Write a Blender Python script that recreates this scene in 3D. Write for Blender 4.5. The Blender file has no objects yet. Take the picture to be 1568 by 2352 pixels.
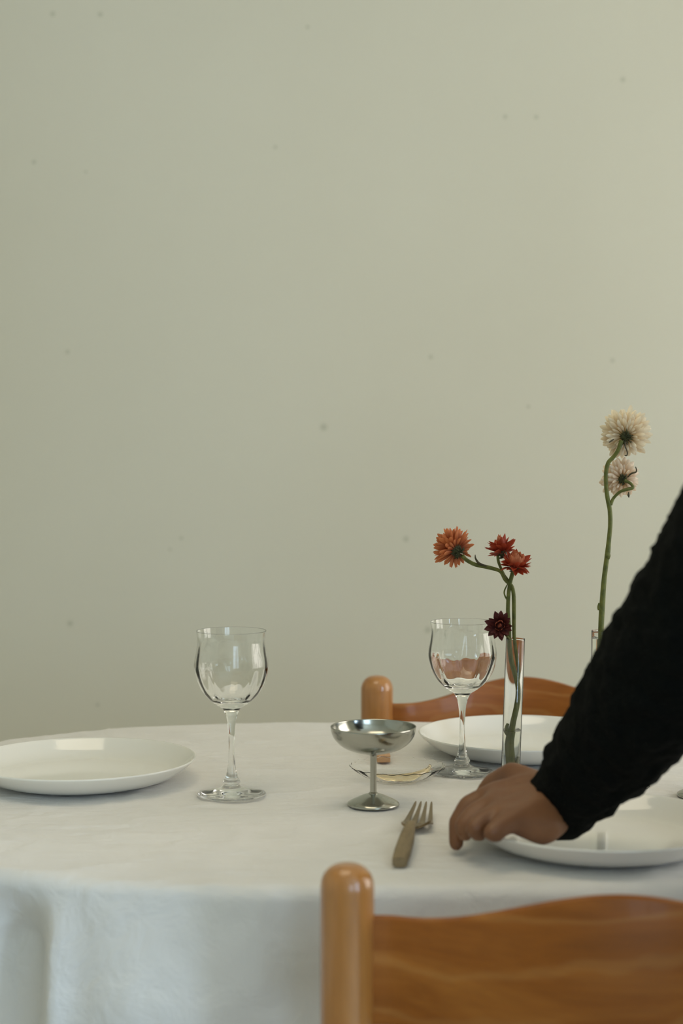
import bpy, bmesh, math, random
from mathutils import Vector, Matrix, noise, Quaternion
random.seed(7)
R = math.radians
sc = bpy.context.scene
C = sc.collection

# ------------------------------------------------------------------ camera, world, lights, exposure
ZT = 0.75                      # top of the tablecloth
CAM = Vector((0, 0, ZT + 0.344))
FPX = 3700.0
PITCH = math.atan(136 / FPX)
cd = bpy.data.cameras.new('camera'); cam = bpy.data.objects.new('camera', cd); C.objects.link(cam)
cam.location = CAM; cam.rotation_euler = (math.pi / 2 - PITCH, 0, 0)
cd.sensor_fit = 'VERTICAL'; cd.sensor_height = 36; cd.sensor_width = 24
cd.lens = FPX / 2352 * 36
cd.dof.use_dof = True; cd.dof.focus_distance = 1.70; cd.dof.aperture_fstop = 4.5
cd.clip_start = 0.02
sc.camera = cam

w = bpy.data.worlds.new('sky'); sc.world = w; w.use_nodes = True
w.node_tree.nodes['Background'].inputs[0].default_value = (0.62, 0.78, 1.0, 1)
w.node_tree.nodes['Background'].inputs[1].default_value = 0.6

def area(name, loc, rot, sx, sy, power, col, spread=180):
    l = bpy.data.lights.new(name, 'AREA'); l.shape = 'RECTANGLE'; l.size = sx; l.size_y = sy
    l.energy = power; l.color = col; l.spread = R(spread)
    o = bpy.data.objects.new(name, l); C.objects.link(o); o.location = loc; o.rotation_euler = rot
    return o
RX0, RX1, RY0, RY1, RH = -2.3, 2.3, -2.2, 2.95, 2.6
# daylight through the window in the wall behind the camera and through the one in the right wall
WA = (0.55, 1.85, 0.85, 2.25)          # x0,x1,z0,z1 in wall_front
WB = (1.15, 2.55, 0.60, 2.30)          # y0,y1,z0,z1 in wall_right
WD = (-1.55, -0.25, 0.60, 2.30)
area('daylight_rear_window', ((WA[0]+WA[1])/2, RY0 - 0.10, (WA[2]+WA[3])/2), (R(90), 0, 0), WA[1]-WA[0], WA[3]-WA[2], 24, (0.62, 0.82, 1.0))
area('daylight_side_window', (RX1 + 0.10, (WB[0]+WB[1])/2, (WB[2]+WB[3])/2), (0, R(90), 0), WB[3]-WB[2], WB[1]-WB[0], 30, (1.0, 0.91, 0.79))
area('daylight_near_side_window', (RX1 + 0.10, (WD[0]+WD[1])/2, (WD[2]+WD[3])/2), (0, R(90), 0), WD[3]-WD[2], WD[1]-WD[0], 100, (0.55, 0.75, 1.0))
area('added_ceiling_fill', (-0.2, 1.2, RH - 0.12), (0, 0, 0), 0.9, 0.9, 7, (1.0, 0.84, 0.58))  # added warm fill from above, in place of bounce off the ceiling

vs = sc.view_settings
vs.view_transform = 'Standard'; vs.look = 'None'; vs.gamma = 1; vs.use_curve_mapping = False
vs.exposure = 0.0
sc.render.film_transparent = False
cy = sc.cycles
cy.max_bounces = 14; cy.diffuse_bounces = 6; cy.glossy_bounces = 6; cy.transmission_bounces = 14; cy.transparent_max_bounces = 16
cy.caustics_reflective = True; cy.caustics_refractive = True; cy.blur_glossy = 1.0
cy.use_denoising = True
cy.sample_clamp_indirect = 4.0

# ------------------------------------------------------------------ helpers
def ray(px, py):
    v = Vector(((px - 784) / FPX, 1.0, -(py - 1176) / FPX))
    c, s = math.cos(PITCH), math.sin(PITCH)
    return Vector((v.x, v.y * c + v.z * s, -v.y * s + v.z * c))
def at(px, py, Y):             # the point seen at a pixel at depth Y
    r = ray(px, py); return CAM + r * (Y / r.y)
def ontab(px, py, z=0.0):      # the point seen at a pixel at height z over the cloth
    r = ray(px, py); return CAM + r * ((ZT + z - CAM.z) / r.z)

def tag(o, label=None, cat=None, group=None, kind=None):
    if label: o['label'] = label
    if cat: o['category'] = cat
    if group: o['group'] = group
    if kind: o['kind'] = kind
    return o
def empty(name, loc, label, cat, group=None, rz=0):
    o = bpy.data.objects.new(name, None); C.objects.link(o); o.location = loc; o.rotation_euler = (0, 0, rz)
    o.empty_display_size = 0.05
    return tag(o, label, cat, group)
def link(name, me, m, parent=None, smooth=True):
    o = bpy.data.objects.new(name, me); C.objects.link(o)
    if m is not None and not me.materials: me.materials.append(m)
    if parent: o.parent = parent
    if smooth:
        for p in me.polygons: p.use_smooth = True
    return o
def frombm(name, bm, m, parent=None, smooth=True, sharp=None):
    me = bpy.data.meshes.new(name); bmesh.ops.recalc_face_normals(bm, faces=bm.faces); bm.to_mesh(me); bm.free()
    o = link(name, me, m, parent, smooth)
    if sharp: me.set_sharp_from_angle(angle=R(sharp))
    return o
def copy_tree(o, parent=None):
    c = o.copy(); C.objects.link(c); c.parent = parent
    for ch in [x for x in bpy.data.objects if x.parent == o]: copy_tree(ch, c)
    return c

def lathe(bm, prof, seg=64, fn=None, M=None):
    """profile [(r,z)] revolved about z; r=0 at an end closes it; fn(r,z,ang)->(r,z) may modulate"""
    rings = []
    for (r, z) in prof:
        if r <= 1e-7:
            rings.append([bm.verts.new((0, 0, z))])
        else:
            ring = []
            for i in range(seg):
                a = 2 * math.pi * i / seg; rr, zz = (r, z) if fn is None else fn(r, z, a)
                ring.append(bm.verts.new((rr * math.cos(a), rr * math.sin(a), zz)))
            rings.append(ring)
    for A, B in zip(rings, rings[1:]):
        if len(A) == 1 and len(B) == 1: continue
        for i in range(seg):
            j = (i + 1) % seg
            if len(A) == 1: bm.faces.new((A[0], B[j], B[i]))
            elif len(B) == 1: bm.faces.new((A[i], A[j], B[0]))
            else: bm.faces.new((A[i], A[j], B[j], B[i]))
    if M is not None: bmesh.ops.transform(bm, matrix=M, verts=[v for r in rings for v in r])

def spline(pts, n=6):
    """Catmull-Rom through tuples of any length"""
    out = []; P = [pts[0]] + list(pts) + [pts[-1]]
    for i in range(1, len(P) - 2):
        for k in range(n):
            t = k / n
            out.append(tuple(0.5 * ((2 * b) + (c - a) * t + (2 * a - 5 * b + 4 * c - d) * t * t + (-a + 3 * b - 3 * c + d) * t ** 3)
                             for a, b, c, d in zip(P[i-1], P[i], P[i+1], P[i+2])))
    out.append(tuple(pts[-1])); return out

def tube(bm, path, radii, seg=12, flat=1.0, cap=True):
    path = [Vector(p) for p in path]; rings = []; up = Vector((0.13, -0.9, 0.3)).normalized()
    for i, p in enumerate(path):
        t = (path[min(i+1, len(path)-1)] - path[max(i-1, 0)]).normalized()
        s = up - t * up.dot(t)
        if s.length < 1e-4: s = t.orthogonal()
        s.normalize(); up = s; b = t.cross(s); r = radii[i] if hasattr(radii, '__len__') else radii
        rings.append([bm.verts.new(p + (s * math.cos(a) * flat + b * math.sin(a)) * r) for a in [2*math.pi*k/seg for k in range(seg)]])
    for A, B in zip(rings, rings[1:]):
        for k in range(seg): bm.faces.new((A[k], A[(k+1) % seg], B[(k+1) % seg], B[k]))
    if cap:
        bm.faces.new(rings[0]); bm.faces.new(rings[-1])

def box(bm, c, s, bev=0.0, M=None):
    g = bmesh.ops.create_cube(bm, size=1)['verts']
    bmesh.ops.scale(bm, vec=s, verts=g); bmesh.ops.translate(bm, vec=c, verts=g)
    if bev:
        es = {e for v in g for e in v.link_edges}
        r = bmesh.ops.bevel(bm, geom=list(es), offset=bev, segments=3, affect='EDGES', profile=0.6)
        g = list({v for f in r['faces'] for v in f.verts} | {v for v in g if v.is_valid})
    if M is not None: bmesh.ops.transform(bm, matrix=M, verts=g)
    return g

# ------------------------------------------------------------------ materials
def mat(name, col, rough=0.5, metal=0.0, **kw):
    m = bpy.data.materials.new(name); m.use_nodes = True
    b = m.node_tree.nodes['Principled BSDF']
    b.inputs['Base Color'].default_value = (*col, 1); b.inputs['Roughness'].default_value = rough; b.inputs['Metallic'].default_value = metal
    for k, v in kw.items(): b.inputs[k.replace('_', ' ')].default_value = v
    return m
def N(m, t, **kw):
    n = m.node_tree.nodes.new(t)
    for k, v in kw.items(): setattr(n, k, v)
    return n
def L(m, a, b): m.node_tree.links.new(a, b)
def coords(m, scale=(1, 1, 1), rot=(0, 0, 0), src='Object'):
    tc = N(m, 'ShaderNodeTexCoord'); mp = N(m, 'ShaderNodeMapping')
    mp.inputs['Scale'].default_value = scale; mp.inputs['Rotation'].default_value = rot
    L(m, tc.outputs[src], mp.inputs['Vector']); return mp.outputs['Vector']
def noisen(m, vec, scale, detail=4, rough=0.5, dist=0.0):
    n = N(m, 'ShaderNodeTexNoise'); n.inputs['Scale'].default_value = scale; n.inputs['Detail'].default_value = detail
    n.inputs['Roughness'].default_value = rough; n.inputs['Distortion'].default_value = dist; L(m, vec, n.inputs['Vector']); return n.outputs['Fac']
def ramp(m, fac, stops):
    r = N(m, 'ShaderNodeValToRGB'); e = r.color_ramp.elements
    while len(e) < len(stops): e.new(0.5)
    for k, (p, c) in enumerate(stops): e[k].position = p; e[k].color = (*c, 1)
    L(m, fac, r.inputs['Fac']); return r.outputs['Color']
def bump(m, h, strength, dist=0.001, prev=None):
    b = N(m, 'ShaderNodeBump'); b.inputs['Strength'].default_value = strength; b.inputs['Distance'].default_value = dist
    L(m, h, b.inputs['Height'])
    if prev is not None: L(m, prev, b.inputs['Normal'])
    return b.outputs['Normal']
def P(m): return m.node_tree.nodes['Principled BSDF']

# painted plaster with a few small blemishes
m_wall = mat('wall_paint', (0.68, 0.67, 0.53), 0.75)
v = coords(m_wall); n1 = noisen(m_wall, v, 2.2, 3); col = ramp(m_wall, n1, [(0.3, (0.635, 0.61, 0.495)), (0.7, (0.655, 0.63, 0.515))])
L(m_wall, bump(m_wall, noisen(m_wall, v, 260, 4, 0.6), 0.25, 0.0008), P(m_wall).inputs['Normal'])
spots = [(121,32,7),(230,33,7),(1430,183,7),(1160,268,6),(1231,269,6),(78,372,6),(155,808,6),(989,820,6),(1406,828,6),(743,981,10),(706,62,5),
         (416,1236,5),(932,1238,8),(161,1432,8),(982,1447,9),(224,1619,5),(1213,934,5),(390,1262,4),(632,338,5),(197,395,4)]
geo = N(m_wall, 'ShaderNodeNewGeometry'); last = None
for (sx_, sy_, sr) in spots:
    p = at(sx_, sy_, RY1)
    d = N(m_wall, 'ShaderNodeVectorMath', operation='DISTANCE'); L(m_wall, geo.outputs['Position'], d.inputs[0]); d.inputs[1].default_value = p
    mr = N(m_wall, 'ShaderNodeMapRange', interpolation_type='SMOOTHSTEP')
    mr.inputs['From Min'].default_value = 0.0; mr.inputs['From Max'].default_value = sr / FPX * RY1 * 1.3
    mr.inputs['To Min'].default_value = 1.0; mr.inputs['To Max'].default_value = 0.0
    L(m_wall, d.outputs['Value'], mr.inputs['Value'])
    if last is None: last = mr.outputs['Result']
    else:
        mx = N(m_wall, 'ShaderNodeMath', operation='MAXIMUM'); L(m_wall, last, mx.inputs[0]); L(m_wall, mr.outputs['Result'], mx.inputs[1]); last = mx.outputs[0]
sm = N(m_wall, 'ShaderNodeMath', operation='MULTIPLY'); L(m_wall, last, sm.inputs[0]); sm.inputs[1].default_value = 0.42
mix = N(m_wall, 'ShaderNodeMix', data_type='RGBA'); L(m_wall, sm.outputs[0], mix.inputs['Factor']); L(m_wall, col, mix.inputs[6]); mix.inputs[7].default_value = (0.22, 0.24, 0.15, 1)
L(m_wall, mix.outputs[2], P(m_wall).inputs['Base Color'])

m_ceil = mat('ceiling_paint', (0.78, 0.74, 0.62), 0.9)
m_floor = mat('pale_wood_floor', (0.35, 0.22, 0.12), 0.5)
v = coords(m_floor, (1.2, 14, 1)); L(m_floor, ramp(m_floor, noisen(m_floor, v, 3, 6, .6, .4), [(0.3, (0.40, 0.36, 0.30)), (0.7, (0.52, 0.48, 0.41))]), P(m_floor).inputs['Base Color'])
m_white = mat('white_trim_paint', (0.78, 0.77, 0.72), 0.45)

# linen tablecloth
m_linen = mat('linen_cloth', (0.80, 0.775, 0.70), 0.85, Sheen_Weight=0.15)
v = coords(m_linen)
tcv = coords(m_linen, (1, 1, 1))
wx = N(m_linen, 'ShaderNodeTexNoise'); wx.inputs['Scale'].default_value = 1; wx.inputs['Detail'].default_value = 2
L(m_linen, coords(m_linen, (90, 1400, 1400)), wx.inputs['Vector'])
wy = N(m_linen, 'ShaderNodeTexNoise'); wy.inputs['Scale'].default_value = 1; wy.inputs['Detail'].default_value = 2
L(m_linen, coords(m_linen, (1400, 90, 90)), wy.inputs['Vector'])
nb = bump(m_linen, wx.outputs['Fac'], 0.35, 0.0004); nb = bump(m_linen, wy.outputs['Fac'], 0.3, 0.0004, nb)
nb = bump(m_linen, noisen(m_linen, coords(m_linen, (1, 2.2, 1), (0, 0, .35)), 26, 5, .60, .6), 0.8, 0.0045, nb)
L(m_linen, nb, P(m_linen).inputs['Normal'])
L(m_linen, ramp(m_linen, noisen(m_linen, v, 14, 5), [(0.3, (0.72, 0.705, 0.685)), (0.7, (0.765, 0.75, 0.73))]), P(m_linen).inputs['Base Color'])

def wood(name, a, b, c, rough, grain=(1.0, 16, 16), scale=5, knots=0.35, coat=0.0, streak=0.5, off=0.0):
    m = mat(name, a, rough); P(m).inputs['Coat Weight'].default_value = coat; P(m).inputs['Coat Roughness'].default_value = 0.06
    v = coords(m, grain); n = noisen(m, v, scale, 6, .62, knots)
    col = ramp(m, n, [(0.25, a), (0.5, b), (0.8, c)])
    f = noisen(m, coords(m, (grain[0]*5, grain[1]*9, grain[2]*9)), scale, 3, .5)
    mx = N(m, 'ShaderNodeMix', data_type='RGBA', blend_type='MULTIPLY'); mx.inputs['Factor'].default_value = streak
    L(m, col, mx.inputs[6]); L(m, ramp(m, f, [(0.3, (0.62, 0.58, 0.52)), (0.62, (1, 1, 1))]), mx.inputs[7])
    L(m, mx.outputs[2], P(m).inputs['Base Color'])
    L(m, bump(m, f, 0.12, 0.0004), P(m).inputs['Normal'])
    return m
m_post = wood('beech_post', (0.38, 0.150, 0.030), (0.44, 0.185, 0.042), (0.50, 0.235, 0.07), 0.34, (14, 14, 1.2), 3, .3, .8, .3)
m_slat = wood('beech_slat', (0.21, 0.062, 0.005), (0.30, 0.092, 0.009), (0.45, 0.17, 0.028), 0.46, (1.3, 6, 11), 2.3, .9, .06, .35)
# long pale figure lines of the veneer
for mm, zz in ((m_slat, 1),):
    P(mm).inputs['Specular IOR Level'].default_value = 0.3
    wv = N(mm, 'ShaderNodeTexWave', wave_type='BANDS', bands_direction='Z'); wv.inputs['Scale'].default_value = 6.5; wv.inputs['Distortion'].default_value = 11.0
    wv.inputs['Detail'].default_value = 3; wv.inputs['Detail Scale'].default_value = 0.9; wv.inputs['Detail Roughness'].default_value = 0.5
    L(mm, coords(mm, (.8, 1, 1.5)), wv.inputs['Vector'])
    fac = ramp(mm, wv.outputs['Fac'], [(0.86, (0, 0, 0)), (1.0, (.26, .26, .26))])
    src = P(mm).inputs['Base Color'].links[0].from_socket
    mx2 = N(mm, 'ShaderNodeMix', data_type='RGBA'); L(mm, fac, mx2.inputs['Factor']); L(mm, src, mx2.inputs[6]); mx2.inputs[7].default_value = (0.50, 0.24, 0.07, 1)
    L(mm, mx2.outputs[2], P(mm).inputs['Base Color'])
m_forkwood = wood('aged_wood_handle', (0.17, 0.125, 0.065), (0.25, 0.185, 0.10), (0.31, 0.24, 0.14), 0.6, (30, 3, 30), 6, .2, 0, .6)
m_knifewood = wood('light_wood_handle', (0.50, 0.27, 0.13), (0.58, 0.33, 0.17), (0.62, 0.38, 0.22), 0.55, (20, 3, 20), 6, .2, 0, .3)
m_tine = mat('worn_fork_metal', (0.27, 0.20, 0.115), 0.36, 1.0)
m_steel = mat('brushed_steel', (0.43, 0.43, 0.385), 0.17, 1.0)
L(m_steel, bump(m_steel, noisen(m_steel, coords(m_steel, (1, 1, 30)), 60, 3), 0.04, 0.0003), P(m_steel).inputs['Normal'])
rr = N(m_steel, 'ShaderNodeMapRange'); L(m_steel, noisen(m_steel, coords(m_steel), 90, 4), rr.inputs['Value']); rr.inputs['To Min'].default_value = 0.11; rr.inputs['To Max'].default_value = 0.26
L(m_steel, rr.outputs['Result'], P(m_steel).inputs['Roughness'])
m_ceramic = mat('white_glazed_ceramic', (0.82, 0.81, 0.765), 0.12)
P(m_ceramic).inputs['Coat Weight'].default_value = 0.5; P(m_ceramic).inputs['Coat Roughness'].default_value = 0.05
L(m_ceramic, bump(m_ceramic, noisen(m_ceramic, coords(m_ceramic), 18, 2), 0.05, 0.001), P(m_ceramic).inputs['Normal'])

def glassmat(name, col=(1, 1, 1), ior=1.45):
    m = mat(name, col, 0.0, 0.0, IOR=ior, Transmission_Weight=1.0); return m
m_glass = glassmat('clear_glass', (0.985, 0.995, 0.99))
m_dish = glassmat('pressed_glass', (1, 1, .99), 1.12)
m_amber = glassmat('amber_glass', (1.0, 0.86, 0.58))
m_water = glassmat('water', (0.97, 0.99, 0.94), 1.33)

def leafy(name, c1, c2, scale=40, trans=0.25, rough=0.6, grad=None):
    m = mat(name, c1, rough)
    v = coords(m); col = ramp(m, noisen(m, v, scale, 4), [(0.3, c1), (0.7, c2)])
    if grad:      # petals: another colour at the base than at the tip (Generated runs along the petal)
        tc = N(m, 'ShaderNodeTexCoord'); sp = N(m, 'ShaderNodeSeparateXYZ'); L(m, tc.outputs['Generated'], sp.inputs[0])
        mx = N(m, 'ShaderNodeMix', data_type='RGBA'); mr = N(m, 'ShaderNodeMapRange'); L(m, sp.outputs['Y'], mr.inputs['Value'])
        mr.inputs['From Min'].default_value = 0.1; mr.inputs['From Max'].default_value = 0.9
        oi = N(m, 'ShaderNodeObjectInfo'); ad = N(m, 'ShaderNodeMath', operation='MULTIPLY_ADD'); L(m, oi.outputs['Random'], ad.inputs[0]); ad.inputs[1].default_value = 0.5
        L(m, mr.outputs['Result'], ad.inputs[2]); sb = N(m, 'ShaderNodeMath', operation='SUBTRACT', use_clamp=True); L(m, ad.outputs[0], sb.inputs[0]); sb.inputs[1].default_value = 0.25
        L(m, sb.outputs[0], mx.inputs['Factor']); L(m, col, mx.inputs[6]); mx.inputs[7].default_value = (*grad, 1); col = mx.outputs[2]
    L(m, col, P(m).inputs['Base Color'])
    if trans:
        tr = N(m, 'ShaderNodeBsdfTranslucent'); L(m, col, tr.inputs['Color']); ms = N(m, 'ShaderNodeMixShader'); ms.inputs[0].default_value = trans
        out = m.node_tree.nodes['Material Output']; L(m, P(m).outputs[0], ms.inputs[1]); L(m, tr.outputs[0], ms.inputs[2]); L(m, ms.outputs[0], out.inputs['Surface'])
    return m
m_stem = leafy('green_stem', (0.068, 0.085, 0.013), (0.150, 0.160, 0.028), 160, 0)
m_calyx = leafy('dark_calyx', (0.02, 0.028, 0.008), (0.07, 0.075, 0.02), 300, 0)
m_dry = leafy('dry_leaf', (0.035, 0.03, 0.012), (0.09, 0.07, 0.03), 200, 0)
m_pet_orange = leafy('orange_petal', (0.24, 0.040, 0.010), (0.36, 0.070, 0.018), 200, .3, grad=(0.66, 0.22, 0.075))
m_pet_red = leafy('red_petal', (0.20, 0.018, 0.008), (0.34, 0.038, 0.015), 200, .25, grad=(0.42, 0.06, 0.02))
m_pet_peach = leafy('peach_petal', (0.48, 0.07, 0.03), (0.60, 0.14, 0.06), 200, .25, grad=(0.66, 0.26, 0.13))
m_pet_maroon = leafy('maroon_petal', (0.045, 0.006, 0.005), (0.075, 0.010, 0.008), 200, .12, grad=(0.085, 0.009, 0.007))
m_pet_rust = leafy('rust_petal', (0.22, 0.05, 0.025), (0.30, 0.07, 0.035), 200, .15, grad=(0.33, 0.08, 0.04))
m_pet_cream = leafy('cream_petal', (0.56, 0.37, 0.15), (0.70, 0.49, 0.23), 200, .4, grad=(0.93, 0.84, 0.66))
m_pet_blush = leafy('blush_petal', (0.56, 0.35, 0.16), (0.72, 0.48, 0.26), 200, .4, grad=(0.93, 0.80, 0.64))

m_skin = mat('skin', (0.36, 0.175, 0.115), 0.5); P(m_skin).inputs['Subsurface Weight'].default_value = 0.08; P(m_skin).inputs['Subsurface Scale'].default_value = 0.01
P(m_skin).inputs['Subsurface Radius'].default_value = (1, .3, .15)
L(m_skin, ramp(m_skin, noisen(m_skin, coords(m_skin), 30, 4), [(0.3, (0.165, 0.066, 0.026)), (0.7, (0.215, 0.095, 0.040))]), P(m_skin).inputs['Base Color'])
L(m_skin, bump(m_skin, noisen(m_skin, coords(m_skin), 400, 3), 0.15, 0.0006), P(m_skin).inputs['Normal'])
m_knit = mat('black_knit', (0.0045, 0.0055, 0.005), 0.95)
P(m_knit).inputs['Specular IOR Level'].default_value = 0.1
L(m_knit, bump(m_knit, noisen(m_knit, coords(m_knit, (1, 1, 1)), 160, 4, .7), 0.8, 0.004), P(m_knit).inputs['Normal'])
m_trouser = mat('dark_trousers', (0.02, 0.022, 0.028), 0.9)
m_hair = mat('dark_brown_hair', (0.03, 0.018, 0.01), 0.5)
m_leather = mat('dark_leather', (0.02, 0.015, 0.012), 0.4)
m_eye = mat('eye_white', (0.75, 0.73, 0.7), 0.2); m_iris = mat('iris', (0.06, 0.035, 0.02), 0.2); m_lip = mat('lip', (0.38, 0.14, 0.11), 0.5)
m_rush = mat('rush_seat_cord', (0.46, 0.34, 0.18), 0.8)

# ------------------------------------------------------------------ room
def structbox(name, c, s, m):
    bm = bmesh.new(); box(bm, c, s); return tag(frombm(name, bm, m, smooth=False), kind='structure')
def wall_with_hole(name, axis, pos, a0, a1, h, T=0.2, h2=None):
    """wall slab normal to axis at pos (inner face), spanning a0..a1, with hole h=(h0,h1,z0,z1)"""
    bm = bmesh.new()
    cells = [(a0, h[0], 0, RH), (h[1], a1, 0, RH), (h[0], h[1], 0, h[2]), (h[0], h[1], h[3], RH)]
    if h2: cells = [(a0, h2[0], 0, RH), (h2[1], h[0], 0, RH), (h2[0], h2[1], 0, h2[2]), (h2[0], h2[1], h2[3], RH)] + cells[1:]
    for (u0, u1, z0, z1) in cells:
        uc, us, zc, zs = (u0+u1)/2, u1-u0, (z0+z1)/2, z1-z0
        off = pos + (T/2 if pos > 0 else -T/2)
        if axis == 'y': box(bm, (uc, off, zc), (us, T, zs))
        else: box(bm, (off, uc, zc), (T, us, zs))
    return tag(frombm(name, bm, m_wall, smooth=False), kind='structure')
structbox('wall_back', ((RX0+RX1)/2, RY1+.1, RH/2), (RX1-RX0+.4, .2, RH), m_wall)
structbox('wall_left', (RX0-.1, (RY0+RY1)/2, RH/2), (.2, RY1-RY0, RH), m_wall)
wall_with_hole('wall_front', 'y', RY0, RX0-.2, RX1+.2, WA)
wall_with_hole('wall_right', 'x', RX1, RY0, RY1, WB, 0.2, WD)
structbox('floor', ((RX0+RX1)/2, (RY0+RY1)/2, -.05), (RX1-RX0+.4, RY1-RY0+.4, .1), m_floor)
structbox('ceiling', ((RX0+RX1)/2, (RY0+RY1)/2, RH+.05), (RX1-RX0+.4, RY1-RY0+.4, .1), m_ceil)
structbox('baseboard_back', (0, RY1-.009, .05), (RX1-RX0, .018, .10), m_white)
structbox('baseboard_left', (RX0+.009, (RY0+RY1)/2, .05), (.018, RY1-RY0-.04, .10), m_white)
def window(name, axis, pos, h):
    root = bpy.data.objects.new(name, None); C.objects.link(root); root['kind'] = 'structure'
    mid = ((h[0]+h[1])/2, (h[2]+h[3])/2); W, H = h[1]-h[0], h[3]-h[2]
    root.location = (mid[0], pos, mid[1]) if axis == 'y' else (pos, mid[0], mid[1])
    if axis == 'x': root.rotation_euler = (0, 0, R(90))
    bm = bmesh.new(); t = .05
    for s in (-1, 1):
        box(bm, (s*(W/2-t/2), 0, 0), (t, .06, H)); box(bm, (0, 0, s*(H/2-t/2)), (W-2*t, .06, t))
    frombm('window_frame', bm, m_white, root, smooth=False)
    bm = bmesh.new(); box(bm, (0, 0, 0), (.07, .05, H-2*t)); frombm('mullion', bm, m_white, root, smooth=False)
    bm = bmesh.new(); box(bm, (0, .0, H*.18), (W-2*t, .03, .03)); frombm('glazing_bar', bm, m_white, root, smooth=False)
    return root
window('window_1', 'y', RY0, WA); window('window_2', 'x', RX1, WB); window('window_3', 'x', RX1, WD)

# unseen box added for the warm fill light that stands in for ceiling bounce
fill_box = empty('added_fill_box', (-.2, 1.2, RH), 'added square box on the ceiling for the warm fill light', 'fill_box')
bm = bmesh.new(); box(bm, (0, 0, -.05), (.98, .98, .10)); frombm('fill_box_body', bm, m_white, fill_box, smooth=False)

# ------------------------------------------------------------------ table and tablecloth
TXL, TXR, TYC, TA, TB = -.05, .36, 1.665, .478, .398      # two half ellipses and a straight leaf between them
def outline(n, off=0.0):
    """points and outward normals round the table edge"""
    raw = []
    K = 400
    for i in range(K):
        a = math.pi/2 + math.pi * i / K; raw.append((TXL + TA*math.cos(a), TYC + TB*math.sin(a)))
    for i in range(60): raw.append((TXL + (TXR-TXL)*i/60, TYC - TB))
    for i in range(K):
        a = -math.pi/2 + math.pi * i / K; raw.append((TXR + TA*math.cos(a), TYC + TB*math.sin(a)))
    for i in range(60): raw.append((TXR - (TXR-TXL)*i/60, TYC + TB))
    cum = [0]
    for i in range(len(raw)): a, b = raw[i], raw[(i+1) % len(raw)]; cum.append(cum[-1] + math.dist(a, b))
    tot = cum[-1]; pts = []; j = 0
    for i in range(n):
        s = tot * i / n
        while cum[j+1] < s: j += 1
        f = (s-cum[j])/(cum[j+1]-cum[j]); a, b = raw[j], raw[(j+1) % len(raw)]
        pts.append(Vector((a[0]+(b[0]-a[0])*f, a[1]+(b[1]-a[1])*f, 0)))
    nor = []
    for i in range(n):
        t = (pts[(i+1) % n] - pts[i-1]).normalized(); nor.append(Vector((t.y, -t.x, 0)))
    return [p + q*off for p, q in zip(pts, nor)], nor, tot
NO = 720
pts, nor, tot = outline(NO)
ctr = Vector(((TXL+TXR)/2, TYC, 0))
bm = bmesh.new()
def wr(x, y):
    p = Vector((x*5, y*9, 0)); a = noise.fractal(p, 0.9, 2.0, 4)
    q = Vector((x*14 + 3*a, y*30, 4.0)); b = noise.noise(q)
    rdg = 1 - abs(noise.noise(Vector((x*4.5+9, y*8+2+.6*a, 1.7)))) * 2
    e = 1 - abs(noise.noise(Vector((x*11 - y*5 + .8*a, x*3 + y*13, 7.7))))*2
    return 0.0010*a + 0.0006*b + 0.0016*max(0, rdg)**6 + 0.0009*max(0, e)**5
cv = bm.verts.new((ctr.x, ctr.y, ZT)); rings = []
NR = 130
for k in range(1, NR+1):
    s = k/NR
    ring = []
    for p, q in zip(pts, nor):
        c = ctr + (p - q*.012 - ctr)*s
        ring.append(bm.verts.new((c.x, c.y, ZT - .0012 + wr(c.x, c.y))))
    rings.append(ring)
# explicit folds and one added shade hollow of the hanging part, (pixel column where it hangs, width m, outward push m)
def gauss(x, c, w_): return math.exp(-((x-c)/w_)**2)
for k in range(0, 66):
    ring = []
    if k <= 6:
        a = (k+1)/7*math.pi/2; out, dz, t = -.012 + .012*math.sin(a), -.012*(1-math.cos(a)), 0.0
    else:
        t = (k-6)/59; out, dz = .004*t, -.012 - .255*t
    for i, (p, q) in enumerate(zip(pts, nor)):
        s = i/NO*tot
        tt = min(1, t*3.0); f = 0
        f += .0030*noise.noise(Vector((s*16, t*2.0, 3)))*tt + .0075*noise.noise(Vector((s*6.0, t*.8, 9)))*tt**1.2
        f += .0012*noise.noise(Vector((s*45, t*6, 5)))*min(1, t*8)
        X = p.x
        if q.y < -.2:
            f += (-.040*gauss(X, -.270, .026) + .012*gauss(X, -.232, .012))*min(1, t*5)**1.2
            f += .006*gauss(X, -.17, .03)*tt - .012*gauss(X, -.045, .045)*tt  # last hollow is added to deepen the shade left of the near chair
        if q.y < .3 and p.x < -.3: f += .008*math.sin(s*34)*tt
        f = max(f, -.030)
        c = p + q*(out + f + .006*tt)
        w_ = wr(p.x, p.y)*(1-min(1, k/6))
        ring.append(bm.verts.new((c.x, c.y, ZT - .0012 + dz + w_)))
    rings.append(ring)
for i in range(NO): bm.faces.new((cv, rings[0][i], rings[0][(i+1) % NO]))
for A, B in zip(rings, rings[1:]):
    for i in range(NO): j = (i+1) % NO; bm.faces.new((A[i], B[i], B[j], A[j]))
cloth = frombm('tablecloth', bm, m_linen)
tag(cloth, 'creased off-white linen tablecloth draped over the oval dining table', 'tablecloth')

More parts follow.
